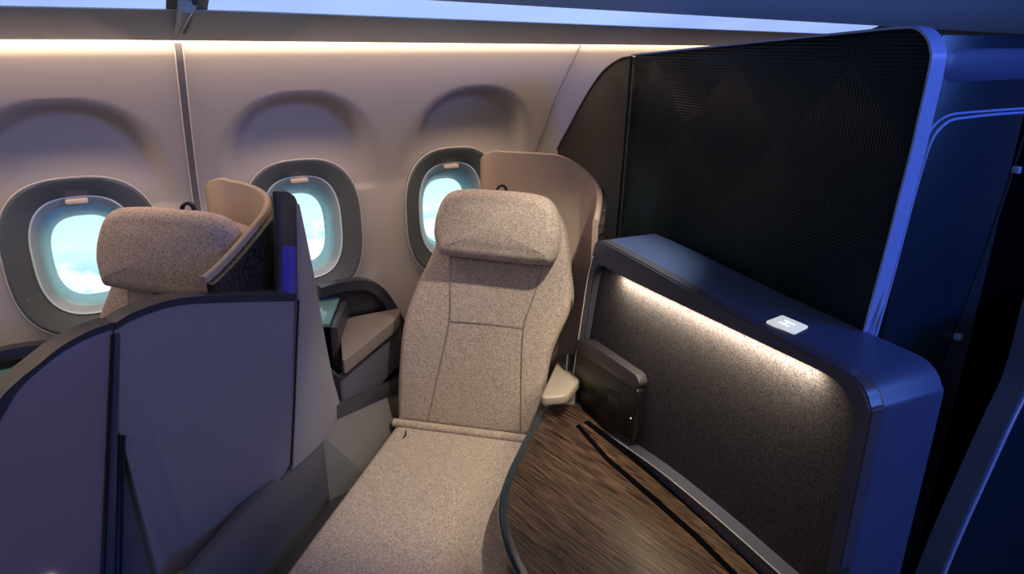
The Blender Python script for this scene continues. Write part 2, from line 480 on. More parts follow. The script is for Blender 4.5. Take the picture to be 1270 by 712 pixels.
def sup(cx, cz, a, b_, Y, n=72, e=2.75):
    out = []
    for k in range(n):
        t = 2 * math.pi * k / n; c, s_ = math.cos(t), math.sin(t)
        out.append(V((cx + a * math.copysign(abs(c) ** (2 / e), c), Y, cz + b_ * math.copysign(abs(s_) ** (2 / e), s_))))
    return out
def loft(name, rings, m, parent=None):
    bm = bmesh.new(); R = [[bm.verts.new(p) for p in r] for r in rings]; n = len(R[0])
    for i in range(len(R) - 1):
        for k in range(n): bm.faces.new((R[i][k], R[i][(k + 1) % n], R[i + 1][(k + 1) % n], R[i + 1][k]))
    return finish(name, bm, m, parent, sharp=50)
for i, (cx, cz) in enumerate(WIN):
    R = lambda a, b_, Y, dz=0: sup(cx, cz + dz, a * WSC[i], b_, Y)
    wn = struct(loft('window_%d' % (i + 1), [R(WA, WB, WY + .006), R(WA, WB, WY - .006), R(WA - .004, WB - .004, WY - .010), R(WA - .012, WB - .012, WY - .009),
                                            R(.125, .169, WY + .018), R(.119, .163, WY + .020), R(.119, .163, WY + .03)], M['bezel']))
    tube('bezel_lip', R(WA - .001, WB - .001, WY - .0075), .0022, M['seam_edge'], wn, n=6, closed=True)
    tube('shade_frame', R(.1185, .1625, WY + .019), .0026, M['ring_light'], wn, n=6, closed=True)
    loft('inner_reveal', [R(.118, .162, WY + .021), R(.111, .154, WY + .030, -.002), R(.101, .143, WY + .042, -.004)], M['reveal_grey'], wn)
    loft('outer_reveal', [R(.101, .143, WY + .042, -.004), R(.096, .137, WY + .046, -.006), R(.088, .124, WY + .062, -.010), R(.081, .113, WY + .085, -.014)], M['reveal_glow'], wn)
    hp = fillet([V((cx - .026, WY + .004, cz + .146)), V((cx + .026, WY + .004, cz + .146)), V((cx + .026, WY + .004, cz + .159)), V((cx - .026, WY + .004, cz + .159))], .006)
    slab('shade_handle', hp, (0, .022, 0), M['handle'], wn, bev=.002)
    # acrylic pane
    bm = bmesh.new(); a = [bm.verts.new(p) for p in R(.082, .114, WY + .083, -.014)]; bm.faces.new(a)
    ret = bmesh.ops.extrude_face_region(bm, geom=bm.faces[:]); bmesh.ops.translate(bm, verts=[v for v in ret['geom'] if isinstance(v, bmesh.types.BMVert)], vec=(0, .003, 0))
    gm = M.get('pane')
    if not gm:
        gm = bpy.data.materials.new('acrylic_pane'); gm.use_nodes = True; nt = gm.node_tree
        tr = nt.nodes.new('ShaderNodeBsdfTransparent'); tr.inputs[0].default_value = (.93, .98, .98, 1)
        gl = nt.nodes.new('ShaderNodeBsdfGlossy'); gl.inputs['Roughness'].default_value = .05
        mx = nt.nodes.new('ShaderNodeMixShader'); mx.inputs[0].default_value = .04
        nt.links.new(tr.outputs[0], mx.inputs[1]); nt.links.new(gl.outputs[0], mx.inputs[2]); nt.links.new(mx.outputs[0], nt.nodes['Material Output'].inputs[0])
        M['pane'] = gm
    finish('window_pane', bm, gm, wn)

sky = box('sky_panel', -1.0, 1.9, 2.36, 2.38, .6, 1.7, M['sky'], bev=0)
tag(sky, 'backlit picture of clouds and pale cyan sky seen through the cabin windows', 'light panel')

# ------------------------------------------------------------------ overhead bin, blue light strips
def zlip(x): return 1.657 - .0085 * max(0, x)
def zbot(x): return 1.707 - .0175 * max(0, x - .25)
def ztop(x): return 1.741 - .0215 * max(0, x - .19)
XS = [-1.6 + 5.2 * k / 52 for k in range(53)]
def sheet(name, prof_fn, m, parent=None, xs=XS, sharp=30):
    bm = bmesh.new(); R = [[bm.verts.new(V((x, y, z))) for y, z in prof_fn(x)] for x in xs]; n = len(R[0])
    for i in range(len(R) - 1):
        for k in range(n): bm.faces.new((R[i][k], R[i][(k + 1) % n], R[i + 1][(k + 1) % n], R[i + 1][k]))
    bm.faces.new(R[0][::-1]); bm.faces.new(R[-1])
    return finish(name, bm, m, parent, sharp)
bin_ = thing('overhead_bin', (.9, 1.6, 1.66), 'grey overhead luggage bin with soft blue light channel above the windows', 'luggage bin')
sheet('valence', lambda x: [(1.84, zlip(x)), (1.85, zlip(x) + .004), (1.845, zlip(x) + .05), (1.5, zbot(x) + .03), (1.495, zbot(x)), (1.52, zbot(x) - .004)], M['bin'], bin_)
sheet('bin_body', lambda x: [(1.42, ztop(x) + .002), (1.36, ztop(x) + .05), (1.30, ztop(x) + .16), (1.26, 2.15), (1.40, 2.15), (1.44, ztop(x) + .06)], M['bin'], bin_)
# bracket between the two strip lenses
def bx(x0, x1, top=0):
    P = [V((x, 1.5 - .08 * t, zbot(x) + (ztop(x) - zbot(x)) * t)) for x, t in ((x0, -.02), (x1, -.02), (x1, 1.05), (x0, 1.05))]
    return P
slab('strip_joint', bx(.128, .200), (0, .02, .02), M['bin_dark'], bin_, bev=.002)
pb = [aty(*p) for p in ((232, 3, 1.46), (228, 14, 1.50), (224, 28, 1.58), (220, 40, 1.66))]
tube('bin_latch', spline(pb, 5), [.020 - .0008 * k for k in range(16)], M['bin'], bin_, n=10, up=(1, 0, 0), flat=.8)
pb2 = [p + V((.014, 0, .001)) for p in pb]
tube('latch_shadow_gap', spline(pb2, 5), .006, M['bin_dark'], bin_, n=8)
rebase(bin_)
def lens(x0, x1):
    xs = [x0 + (x1 - x0) * k / 30 for k in range(31)]
    return sheet('light_strip', lambda x: [(1.498, zbot(x) + .001), (1.42, ztop(x) + .001), (1.425, ztop(x) + .012), (1.503, zbot(x) + .012)], M['strip'], xs=xs)
tag(lens(-1.6, .128), 'blue glowing ceiling light strip to the left of the dark latch bracket', 'light strip', 'blue light strips under the luggage bin')
tag(lens(.200, 2.15), 'long blue glowing ceiling light strip running right from the dark latch bracket', 'light strip', 'blue light strips under the luggage bin')

# ------------------------------------------------------------------ the seats
SDIR = V((.730, -.683, 0)).normalized(); BDIR = V((.683, .730, 0)).normalized()
SROT = math.atan2(SDIR.y, SDIR.x)
EX, EY, EZ = V((1, 0, 0)), V((0, 1, 0)), V((0, 0, 1))
def make_seat(loc, label, tilt, wing, strap_u=.30, arm=True, clen=.86, zlow=.60):
    root = thing('passenger_seat', loc, label, 'seat', rz=SROT)
    J = .52                                    # height of the joint of seat and back
    cz = V((0, 0, J))
    # seat cushion
    out = fillet([V((-.002, .03, 0)), V((-.002, -clen, 0)), V((.50, -clen, 0)), V((.50, .03, 0))], [.01, .05, .05, .01])
    fr = (cz, EX, EY, EZ)
    finish('seat_cushion', pillow_bm([(p.x, p.y) for p in out], fr, .11, 0.0, .022, dome=.004, seg=120), M['tweed'], root)
    box('seat_base', .0, .47, -clen + .06, .03, .02, J - .115, M['charcoal'], root, bev=.01)
    # small pull tab in the cushion
    tube('cushion_tag', [V((.045, -.035, J + .001)), V((.055, -.065, J + .002)), V((.052, -.085, J + .001))], [.0018, .0032, .0012], M['soft_black'], root, n=6)
    # backrest
    t = math.radians(tilt); vv = V((0, math.sin(t), math.cos(t))); nn = V((0, -math.cos(t), math.sin(t)))
    bo = [(0, .004), (-.004, .10), (0, .22), (.012, .33), (.048, .44), (.098, .55), (.118, .62), (.14, .69), (.20, .715), (.30, .72), (.40, .715), (.468, .69), (.50, .62), (.514, .54), (.529, .46), (.530, .42), (.518, .38), (.493, .32), (.471, .25), (.460, .15), (.458, .004)]
    so = spline([V((a, b_, 0)) for a, b_ in bo] , 5)
    frb = (cz, EX, vv, nn)
    finish('backrest', pillow_bm([(p.x, p.y) for p in so], frb, .085, 0.0, .022, dome=.006, seg=120), M['tweed'], root)
    def on(u, v, h=.0): return cz + EX * u + vv * v + nn * h
    dz = .005
    tube('back_seam', spline([on(.160, .545, dz), on(.163, .45, dz + .002), on(.165, .345, dz + .003), on(.135, .18, dz + .001), on(.104, .02, dz - .003)], 5), .0012, M['seamline'], root, n=6, up=nn, flat=.6)
    tube('back_seam', spline([on(.445, .545, dz - .001), on(.42, .44, dz + .002), on(.395, .345, dz + .003), on(.395, .18, dz + .001), on(.40, .02, dz - .003)], 5), .0012, M['seamline'], root, n=6, up=nn, flat=.6)
    tube('back_seam', [on(.165 + .23 * k / 6, .345, dz + .003) for k in range(7)], .0012, M['seamline'], root, n=6, up=nn, flat=.6)
    tube('cushion_roll', [on(-.006 + .489 * k / 12, .004, .008) for k in range(13)], .014, M['tweed'], root, n=12)
    # headrest
    ho = [(.122, .62), (.124, .60), (.138, .556), (.165, .547), (.30, .541), (.44, .537), (.478, .549), (.492, .60), (.488, .66), (.468, .71), (.42, .735), (.30, .742), (.19, .738), (.148, .712), (.127, .66)]
    hs = spline([V((a, b_, 0)) for a, b_ in ho], 5, closed=True)
    hr = finish('headrest', pillow_bm([(p.x, p.y) for p in hs], (cz + nn * .005, EX, vv, nn), .02, .075, .036, dome=.010, seg=120, n=8), M['tweed'], root)
    lp = [on(strap_u, .738, .03), on(strap_u + .004, .750, .03), on(strap_u + .014, .756, .026), on(strap_u + .024, .749, .022), on(strap_u + .026, .736, .02)]
    tube('strap_loop', spline(lp, 5), .004, M['soft_black'], hr, n=8, up=EY, flat=1.8)
    # privacy wing behind and beside the headrest
    u0, u1, wb, wf, zt, zc, zf, rad = wing
    path = fillet([V((u0, wb, 0)), V((u1, wb, 0)), V((u1, wf, 0))], [0, .11, 0], n=10, closed=False)
    path = resample(path, 48)
    L0 = (u1 - u0) - .06; tot = (u1 - u0) + (wb - wf) - .05
    def top(s_):
        if s_ < .06: return zt - .028 * (1 - math.sqrt(max(0, 1 - (1 - s_ / .06) ** 2)))
        L1 = L0 - .10
        if s_ < L1: return zt - .004 * s_ / L1
        q = min((s_ - L1) / (tot - L1), 1)
        return (zt - .004) + (zf - zt) * (.45 * q ** 1.4 + .55 * sm(q))
    rings_i = []; s_ = 0; TH = .016; bm = bmesh.new(); bo_ = bmesh.new()
    def mk(bmx, off, th):
        rr = []; s2 = 0
        for i, p in enumerate(path):
            if i: s2 += (path[i] - path[i - 1]).length
            tg = (path[min(i + 1, 47)] - path[max(i - 1, 0)]).normalized(); nr = V((tg.y, -tg.x, 0))  # inward
            nr = -nr
            a = p + nr * off; c = p + nr * (off + th); z = top(s2)
            rr.append([V((a.x, a.y, zlow)), V((a.x, a.y, z - .004)), V((a.x, a.y, z)) + nr * th * .25, V((c.x, c.y, z)) - nr * th * .25, V((c.x, c.y, z - .004)), V((c.x, c.y, zlow))])
        R_ = [[bmx.verts.new(q) for q in r] for r in rr]
        for i in range(len(R_) - 1):
            for k in range(6): bmx.faces.new((R_[i][k], R_[i][(k + 1) % 6], R_[i + 1][(k + 1) % 6], R_[i + 1][k]))
        bmx.faces.new(R_[0][::-1]); bmx.faces.new(R_[-1])
    mk(bm, 0, -TH); finish('privacy_wing', bm, M['beige'], root, sharp=50)
    def mk2():
        rr = []
        for i in range(8, 48):
            p = path[i]; s2 = sum((path[k] - path[k - 1]).length for k in range(1, i + 1))
            tg = (path[min(i + 1, 47)] - path[max(i - 1, 0)]).normalized(); nr = V((-tg.y, tg.x, 0))
            a = p + nr * .0005; c = p + nr * .014; z = top(s2) - .014
            rr.append([V((a.x, a.y, zlow)), V((a.x, a.y, z)), V((c.x, c.y, z - .003)), V((c.x, c.y, zlow))])
        R_ = [[bo_.verts.new(q) for q in r] for r in rr]
        for i in range(len(R_) - 1):
            for k in range(4): bo_.faces.new((R_[i][k], R_[i][(k + 1) % 4], R_[i + 1][(k + 1) % 4], R_[i + 1][k]))
        bo_.faces.new(R_[0][::-1]); bo_.faces.new(R_[-1])
    mk2(); finish('wing_cladding', bo_, M['wood_dark'], root, sharp=50)
    if arm:
        ap = fillet([V((.474, -.085, .685)), V((.545, -.055, .685)), V((.575, .08, .685)), V((.575, .36, .685)), V((.486, .36, .685))], [.022, .02, .03, .01, .01])
        slab('armrest', ap, (0, 0, .03), M['leather'], root, bev=.009, seg=3)
        ap2 = [V((.49, .02, .3)), V((.555, .03, .3)), V((.57, .35, .3)), V((.505, .35, .3))]
        slab('armrest_support', ap2, (0, 0, .382), M['side_grey'], root, bev=.004)
    return root
SO = V((.631, 1.821, 0))
make_seat(SO, 'empty beige tweed seat with tall reclined back in the middle of the photo', 12,
          (.225, .60, .235, .07, 1.350, 1.290, 1.20, .1))
make_seat(SO + V((-.845, .05, .035)), 'beige tweed seat mostly hidden behind the grey shell, by the leftmost window', 12,
          (.30, .515, .275, -.06, 1.30, 1.27, 1.165, .1), strap_u=.335, arm=False, clen=.28, zlow=.95)

# ------------------------------------------------------------------ window side consoles
def make_console(label):
    root = thing('side_console', (.6, 1.95, 0), label, 'console', 'consoles under the windows')
    # dark arched surround standing against the lining
    ar = spline([V((x, y, 0)) for x, y in ((398, 357), (425, 350), (455, 348), (475, 357), (490, 376), (502, 398), (516, 425), (530, 455))], 6)
    outp = [aty(q.x, q.y, 2.03) for q in ar]
    ai = spline([V((x, y, 0)) for x, y in ((398, 369), (425, 362), (452, 360), (468, 368), (482, 386), (493, 406), (508, 434), (522, 462))], 6)
    inp = [aty(q.x, q.y, 2.03) for q in ai]
    finish('arch_trim', strip_bm(outp, inp, (0, .035, 0)), M['charcoal'], root, sharp=50)
    bk = [p + V((0, .02, 0)) for p in inp] + [V((inp[-1].x, 2.05, .45)), V((inp[0].x, 2.05, .45))]
    slab('recess_back', bk, (0, .012, 0), M['black'], root, bev=0)
    # glossy little table top and its frame
    tp = [atz(*p) for p in ((380, 361, .875), (428, 357, .875), (409, 406, .875), (380, 408, .875))]
    slab('console_top', tp, (0, 0, .012), M['glass_top'], root, bev=.002)
    fl = [atz(428, 357, .875), atz(409, 406, .875)]
    d = (fl[0] - fl[1]).normalized(); nr = V((d.y, -d.x, 0))
    slab('console_frame', [fl[0], fl[1], fl[1] + nr * .022, fl[0] + nr * .022], (0, 0, -.36), M['charcoal'], root, bev=.003)
    # padded arm pad
    pd = fillet([V((.452, 1.722, .775)), V((.703, 1.955, .775)), V((.745, 2.035, .775)), V((.56, 2.035, .775)), V((.50, 1.90, .775))], [.025, .03, .02, .02, .02])
    slab('arm_pad', pd, (0, 0, .042), M['pad'], root, bev=.020, seg=5)
    pl = [q - V((0, 0, .010)) for q in [V((.447, 1.72, .775)), V((.712, 1.962, .775)), V((.75, 2.035, .775)), V((.53, 2.035, .775))]]
    slab('pad_tray', pl, (0, 0, .008), M['black'], root, bev=.002)
    # face below the pad, dark ledge, lower cheek
    p0 = V((.455, 1.740, 0)); p1 = V((.73, 1.995, 0)); dd = (p1 - p0).normalized(); nn = V((-dd.y, dd.x, 0))
    slab('front_face', [V((p0.x, p0.y, .763)), V((p1.x, p1.y, .763)), V((p1.x, p1.y, .64)), V((p0.x, p0.y, .63))], nn * .02, M['console_face'], root)
    slab('front_face', [V((p0.x, p0.y, .763)) , V((p0.x, p0.y, .62)), V((p0.x - .03, p0.y + .16, .62)), V((p0.x - .03, p0.y + .16, .763))], (-.01, 0, 0), M['console_face'], root)
    lg = [atp(*p, p0, dd) for p in ((414, 502), (506, 463), (506, 478), (414, 518))]
    slab('ledge', [q - nn * .012 for q in lg], nn * .03, M['charcoal'], root, bev=.003)
    a_, b_ = lg[3], lg[2]
    ck = [a_, b_, SO + SDIR * -.006 + BDIR * .08 + V((0, 0, .47)), SO + SDIR * -.010 - BDIR * .19 + V((0, 0, .445)), a_ + V((-.045, -.045, -.02))]
    bm = bmesh.new(); top = [bm.verts.new(q) for q in ck]; bot = [bm.verts.new(q - V((0, 0, .4)) if q.z > .5 else V((q.x, q.y, .05))) for q in ck]
    for tri in ((0, 1, 2), (0, 2, 3), (0, 3, 4)): bm.faces.new([top[i] for i in tri]); bm.faces.new([bot[i] for i in tri[::-1]])
    for i in range(5): bm.faces.new((top[i], bot[i], bot[(i + 1) % 5], top[(i + 1) % 5]))
    finish('side_cheek', bm, M['side_grey'], root, sharp=25)
    rebase(root)
    return root
cs = make_console('low window-side console with padded arm pad beside the central seat')
dup(cs, V((.6 - .86, 1.95, -.03)), 'partly hidden dark side console in the bottom left, under the leftmost window')

# ------------------------------------------------------------------ left shell
sh = thing('suite_shell', (.0, 1.45, 0), 'large grey-violet seat shell with dark curved top rail, left of the central seat', 'seat shell')
d1 = V((.906, .423, 0)).normalized(); P1 = V((.348, 1.551, 0)); n1 = V((-d1.y, d1.x, 0))
def m_(x, y): return atp(x, y, P1, d1)
top_px = spline([V((a, b_, 0)) for a, b_ in ((142, 409), (160, 398), (185, 388), (212, 380), (245, 376), (300, 374), (366, 373))], 5)
tp_ = [m_(q.x, q.y) for q in top_px]
low = [m_(*p) for p in ((361, 580), (349, 596), (250, 712))]
P2 = m_(142, 560)
vlow = V((tp_[0].x, tp_[0].y, .30)); 
body = tp_ + low + [V((.012, 1.449, .30)), V((-.02, 1.434, .30)), m_(196, 712), m_(150, 540), m_(141, 530)]
slab('rear_panel', body, n1 * .03, M['shell_fabric'], sh, bev=.004)
# recessed infill in the V shaped opening
vi = [m_(143, 520), m_(152, 528), m_(215, 735), m_(215, 780), m_(120, 780)]
slab('footwell_infill', [p + n1 * .02 for p in vi], n1 * .02, M['shell_grey'], sh, bev=0)
# dark top rail
r_out = [m_(q.x, q.y - 9) for q in top_px]
finish('top_rail', strip_bm([p - n1 * .004 for p in r_out], [p - n1 * .004 for p in tp_], n1 * .045), M['charcoal'], sh, sharp=50)
# seam groove on the panel edge
tube('panel_gap', [m_(370, 372) - n1 * .001, m_(367, 440) - n1 * .001, m_(364, 520) - n1 * .001, m_(361, 575) - n1 * .001, m_(354, 588) - n1 * .001, m_(348, 595) - n1 * .001], .0028, M['black'], sh, n=6)
# right hand upright
PB = V((.415, 1.69, 0)); nb = V((-BDIR.y, BDIR.x, 0))
def k_(x, y): return atp(x, y, PB, BDIR)
up_px = [(372, 252), (380, 290), (392, 350), (404, 420), (414, 470), (421, 496), (420, 514), (411, 534), (394, 556), (364, 583), (368, 480), (371, 372), (370, 300), (369, 254)]
kp = [k_(*p) for p in up_px]
kp = spline(kp[:10], 4) + kp[10:]
slab('upright_panel', kp, nb * .04, M['shell_light'], sh, bev=.004)
colp = [k_(*p) for p in ((347, 236), (358, 236), (369, 243), (373, 255), (371, 300), (371, 378), (349, 378), (350, 300))]
cp = fillet(colp, [.008, .012, .012, .008, 0, 0, 0, 0])
slab('upright_column', [p + nb * .004 for p in cp], nb * .018, M['charcoal'], sh, bev=.010, seg=4)
bc = [k_(*p) + nb * .0115 for p in ((352, 305), (369, 305), (369, 369), (352, 369))]
bc = [p - nb * .0085 for p in bc]
slab('column_reflection', bc, nb * .01, M['blue_reflection'], sh, bev=.002)  # thin blue slab added for the reflection on the dark column
# lower grey skirt beside the cushion
sk = [k_(*p) for p in ((421, 500), (424, 540), (427, 572), (425, 594))] + [SO - SDIR * .012 - BDIR * .08 + V((0, 0, .47))]
sk2 = [k_(*p) for p in ((424, 498), (426, 540), (428, 575), (426, 596), (355, 712), (325, 760), (235, 760), (250, 712), (300, 652), (349, 592), (372, 560))]
slab('lower_skirt', [p + nb * .012 for p in fillet(sk2, [0, .01, .01, .015, 0, 0, 0, 0, 0, 0, 0])], nb * .03, M['shell_grey'], sh, bev=.004)
sl = [SO + SDIR * a + BDIR * c + V((0, 0, .44)) for a, c in ((-.085, -.90), (-.012, -.90), (-.012, .02), (-.085, -.05))]
slab('skirt_sill', sl, (0, 0, -.05), M['charcoal'], sh, bev=.002)
# aisle side panel
d2 = V((-.85, -.5, 0)).normalized(); PQ = m_(140, 410); n2 = V((d2.y, -d2.x, 0))
def q_(x, y): return atp(x, y, PQ, d2)
pt = spline([V((a, b_, 0)) for a, b_ in ((141, 408), (110, 419), (75, 438), (47, 460), (22, 484), (0, 520), (-20, 560), (-36, 610))], 5)
pp = [q_(q.x, q.y) for q in pt]
zl = .28
s_pan = pp + [V((pp[-1].x, pp[-1].y, zl)), V((q_(126, 712).x, q_(126, 712).y, zl)), q_(126, 712)]
if n2.y < 0: n2 = -n2
slab('aisle_panel', s_pan, n2 * .03, M['shell_purple'], sh, bev=.004)
pt2 = spline([V((a, b_, 0)) for a, b_ in ((141, 399), (110, 410), (75, 429), (47, 451), (22, 471), (0, 493), (-25, 530), (-45, 580))], 5)
po = [q_(q.x, q.y) for q in pt2]
finish('aisle_panel_rail', strip_bm([p - n2 * .003 for p in po], [p - n2 * .003 for p in pp], n2 * .045), M['charcoal'], sh, sharp=50)
tube('corner_trim', [q_(139, 414) - n2 * .004, q_(135, 500) - n2 * .004, q_(130, 620) - n2 * .004, q_(125, 740) - n2 * .004], .0035, M['black'], sh, n=8)
cq = [q_(141, 410) - n2 * .002, q_(150, 412) - n2 * .002, q_(147, 540) - n2 * .002, q_(140, 760) - n2 * .002, q_(126, 760) - n2 * .002, q_(134, 560) - n2 * .002]
slab('corner_post', cq, n2 * .03, M['navy_trim'], sh, bev=.004)
tube('corner_gap', [m_(150, 540) - n1 * .004, m_(148, 620) - n1 * .004, m_(145, 760) - n1 * .004], .006, M['black'], sh, n=8)
bt = q_(58, 722)
slab('panel_button', [bt + d2 * (.016 * math.cos(a)) + V((0, 0, .012 * math.sin(a))) - n2 * .006 for a in [k * math.pi / 8 for k in range(16)]], n2 * .008, M['led'], sh, bev=.001)
rebase(sh)

# ------------------------------------------------------------------ suite divider with felt panel
DF = V((.992, .610, 0)); DE = V((.1037, .9946, 0)); DN = V((.9946, -.1037, 0))
def f_(x, y, off=0.0):
    p0 = DF + DN * off
    return atp(x, y, p0, DE)
dv = thing('suite_divider', (1.03, 1.0, 0), 'blue-lit dark topped divider with grey felt panel lit by a strip, right of the central seat', 'divider')
out_px = [(700, 520), (714, 430), (727, 350), (735, 310), (740, 299), (752, 302), (800, 328), (900, 384), (1000, 437), (1039, 457), (1060, 470), (1073, 487), (1079, 508), (1078, 527), (1040, 712)]
in_px = [(708, 520), (722, 430), (733, 360), (740, 333), (747, 330), (759, 337), (805, 360), (903, 407), (985, 446), (1016, 461), (1036, 474), (1049, 491), (1056, 512), (1054, 533), (1022, 712)]
so_ = [f_(*p) for p in out_px]; si_ = [f_(*p) for p in in_px]
bot_far = V((so_[0].x, so_[0].y, .35)); bot_near = V((so_[-1].x, so_[-1].y, .35)) 
fo = resample(spline(so_[:], 6), 120); fi_ = resample(spline(si_[:], 6), 120)
# body
bodyp = [bot_far] + fo + [bot_near]
slab('divider_body', [p + DN * .028 for p in bodyp], DN * .15, M['navy'], dv, bev=.012, seg=4)
feltp = [V((fi_[0].x, fi_[0].y, .45))] + fi_ + [V((fi_[-1].x, fi_[-1].y, .45))]
slab('felt_panel', [p + DN * .022 for p in [f.lerp(o, .25) for f, o in zip(feltp, [bot_far] + fo + [bot_near])]], DN * .012, M['felt'], dv, bev=0)
b_tr = strip_bm(fo, fi_, DN * .032)
bmesh.ops.bevel(b_tr, geom=[e for e in b_tr.edges if len(e.link_faces) == 2 and e.calc_face_angle(0) > .9], offset=.0035, segments=2, affect='EDGES', clamp_overlap=True)
finish('felt_surround', b_tr, M['navy_trim'], dv, sharp=50)
# bright metal line up the far corner
tube('corner_bead', [f_(*p, off=-.002) for p in ((706, 500), (716, 430), (728, 350), (735, 318))], .0018, M['seam_edge'], dv, n=6)
# bottom rail
rl = [f_(*p, off=-.012) for p in ((704, 440), (702, 480), (706, 503), (718, 515), (760, 543), (817, 583), (890, 643), (968, 712), (1040, 775))]
rb = [f_(*p, off=-.012) for p in ((697, 445), (694, 485), (699, 511), (710, 526), (749, 556), (803, 597), (876, 657), (953, 724), (1025, 787))]
rlo = resample(spline(rl, 6), 60); rbo = resample(spline(rb, 6), 60)
finish('base_rail', strip_bm(rlo, rbo, DN * .035), M['navy_trim'], dv, sharp=50)
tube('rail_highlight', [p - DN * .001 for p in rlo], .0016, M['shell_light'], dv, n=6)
# socket box
skt = [f_(*p, off=-.002) for p in ((711, 430), (724, 436), (786, 478), (790, 486), (786, 540), (780, 556), (712, 520))]
skb = slab('socket_box', fillet(skt, [.01, .01, .012, .012, .01, .01, 0]), DN * .034, M['black'], dv, bev=.006, seg=3)
skt2 = [f_(*p, off=-.004) for p in ((714, 421), (728, 423), (790, 466), (793, 478), (787, 484), (724, 440), (713, 434))]
slab('socket_cap', fillet(skt2, [.004, .01, .012, .01, .008, .008, .004]), DN * .034, M['charcoal'], dv, bev=.005, seg=3)
def port(x0, y0, x1, y1, x2, y2, x3, y3):
    q = [f_(x0, y0, -.0035), f_(x1, y1, -.0035), f_(x2, y2, -.0035), f_(x3, y3, -.0035)]
    return slab('usb_port', fillet(q, .003), DN * .003, M['charcoal'], skb, bev=.0008)
port(741, 482, 745, 484, 744, 492, 740, 490)
port(755, 474, 769, 485, 768, 494, 754, 484)
port(754, 488, 768, 498, 767, 512, 753, 501)
led = f_(782, 519, -.0035)
slab('power_led', [led + DE * .0016 * math.cos(a) + V((0, 0, .0016 * math.sin(a))) for a in [k * math.pi / 4 for k in range(8)]], DN * .002, M['led'], skb, bev=0)
# reading light switch on the top
c0 = [atz(*p, 1.105) for p in ((951, 401), (968, 394), (1001, 406), (984, 414))]
zt_ = 1.105
def top_plane(x, y):
    # top face of the divider slopes gently: interpolate its height from the outline
    a = f_(900, 384) + DN * .02; c = f_(1000, 437) + DN * .02
    nrm = (c - a).cross(DN).normalized(); r = ray(x, y)
    return EYE + r * (nrm.dot(a - EYE) / nrm.dot(r))
tn = (f_(1000, 437) - f_(900, 384)).cross(DN).normalized()
if tn.z < 0: tn = -tn
bpt = fillet([top_plane(*p) for p in ((949, 400), (970, 392), (1003, 406), (985, 415))], [.006, .006, .006, .006])
lsw = slab('light_switch', [p - tn * .004 for p in bpt], tn * .007, M['button'], dv, bev=.0015)
for seg_ in (((966, 401), (978, 407)), ((973, 399), (985, 405)), ((971, 404), (978, 401))):
    tube('switch_icon', [top_plane(*q) + tn * .0035 for q in seg_], .0012, M['icon'], lsw, n=6)
rebase(dv)
# led run under the divider lip
lp0 = fi_[int(len(fi_) * .30)]; 
la = f_(765, 343, .004); lb = f_(1010, 461, .004)
ledl = bpy.data.lights.new('divider_lamp', 'AREA'); ledl.shape = 'RECTANGLE'
ledl.size = (lb - la).length; ledl.size_y = .006; ledl.color = (1, .80, .52); ledl.energy = 4.6; ledl.spread = math.radians(170)
lo = bpy.data.objects.new('divider_lamp', ledl); COL.objects.link(lo)
xx = (lb - la).normalized(); zz = (V((0, 0, 1)) - DN * .5); zz = (zz - xx * zz.dot(xx)).normalized(); yy = zz.cross(xx)
lo.rotation_euler = Matrix((xx, yy, zz)).transposed().to_euler(); lo.location = (la + lb) / 2 - V((0, 0, .004))

# ------------------------------------------------------------------ wooden console table
TZ = .640
tb = thing('console_table', (.85, .95, 0), 'dark brown wood console table with blue-black edge, bottom right beside the seat', 'table')
tpx = [(716, 497), (680, 503), (667, 511), (655, 532), (638, 566), (626, 594), (620, 620), (621, 646), (630, 678), (646, 712)]
te = [atz(x + 9, y + 1, TZ) for x, y in tpx]
te = spline(te, 5) + [V((.56, .62, TZ)), V((.66, .48, TZ)), V((.90, .42, TZ))]
edge = te[:]
rail_side = [V((.965, .42, TZ)), f_(965, 714, -.014).xy.to_3d() + V((0, 0, TZ)), f_(720, 530, -.014).xy.to_3d() + V((0, 0, TZ))]
slab('table_top', [p - V((0, 0, .02)) for p in edge + rail_side], (0, 0, .02), M['wood'], tb, bev=.0015)
el = []
for i, p in enumerate(edge):
    t = (edge[min(i + 1, len(edge) - 1)] - edge[max(i - 1, 0)]).normalized(); el.append(p + V((t.y, -t.x, 0)) * .0)
nrm_e = []
for i in range(len(edge)):
    t = (edge[min(i + 1, len(edge) - 1)] - edge[max(i - 1, 0)]).normalized(); q = V((t.y, -t.x, 0))
    c = V((.86, .95, TZ)) - edge[i]
    nrm_e.append(q if q.dot(c) < 0 else -q)
ro = [p + n * .013 - V((0, 0, .010)) for p, n in zip(edge, nrm_e)]
bm = bmesh.new()
prof_ = [(-.001, .001), (.010, .002), (.018, -.003), (.021, -.014), (.017, -.028), (-.001, -.030)]
R_ = [[bm.verts.new(p + n * a + V((0, 0, c))) for a, c in prof_] for p, n in zip(edge, nrm_e)]
for i in range(len(R_) - 1):
    for k in range(6): bm.faces.new((R_[i][k], R_[i][(k + 1) % 6], R_[i + 1][(k + 1) % 6], R_[i + 1][k]))
bm.faces.new(R_[0][::-1]); bm.faces.new(R_[-1])
finish('table_edge', bm, M['trim_edge'], tb, sharp=60)
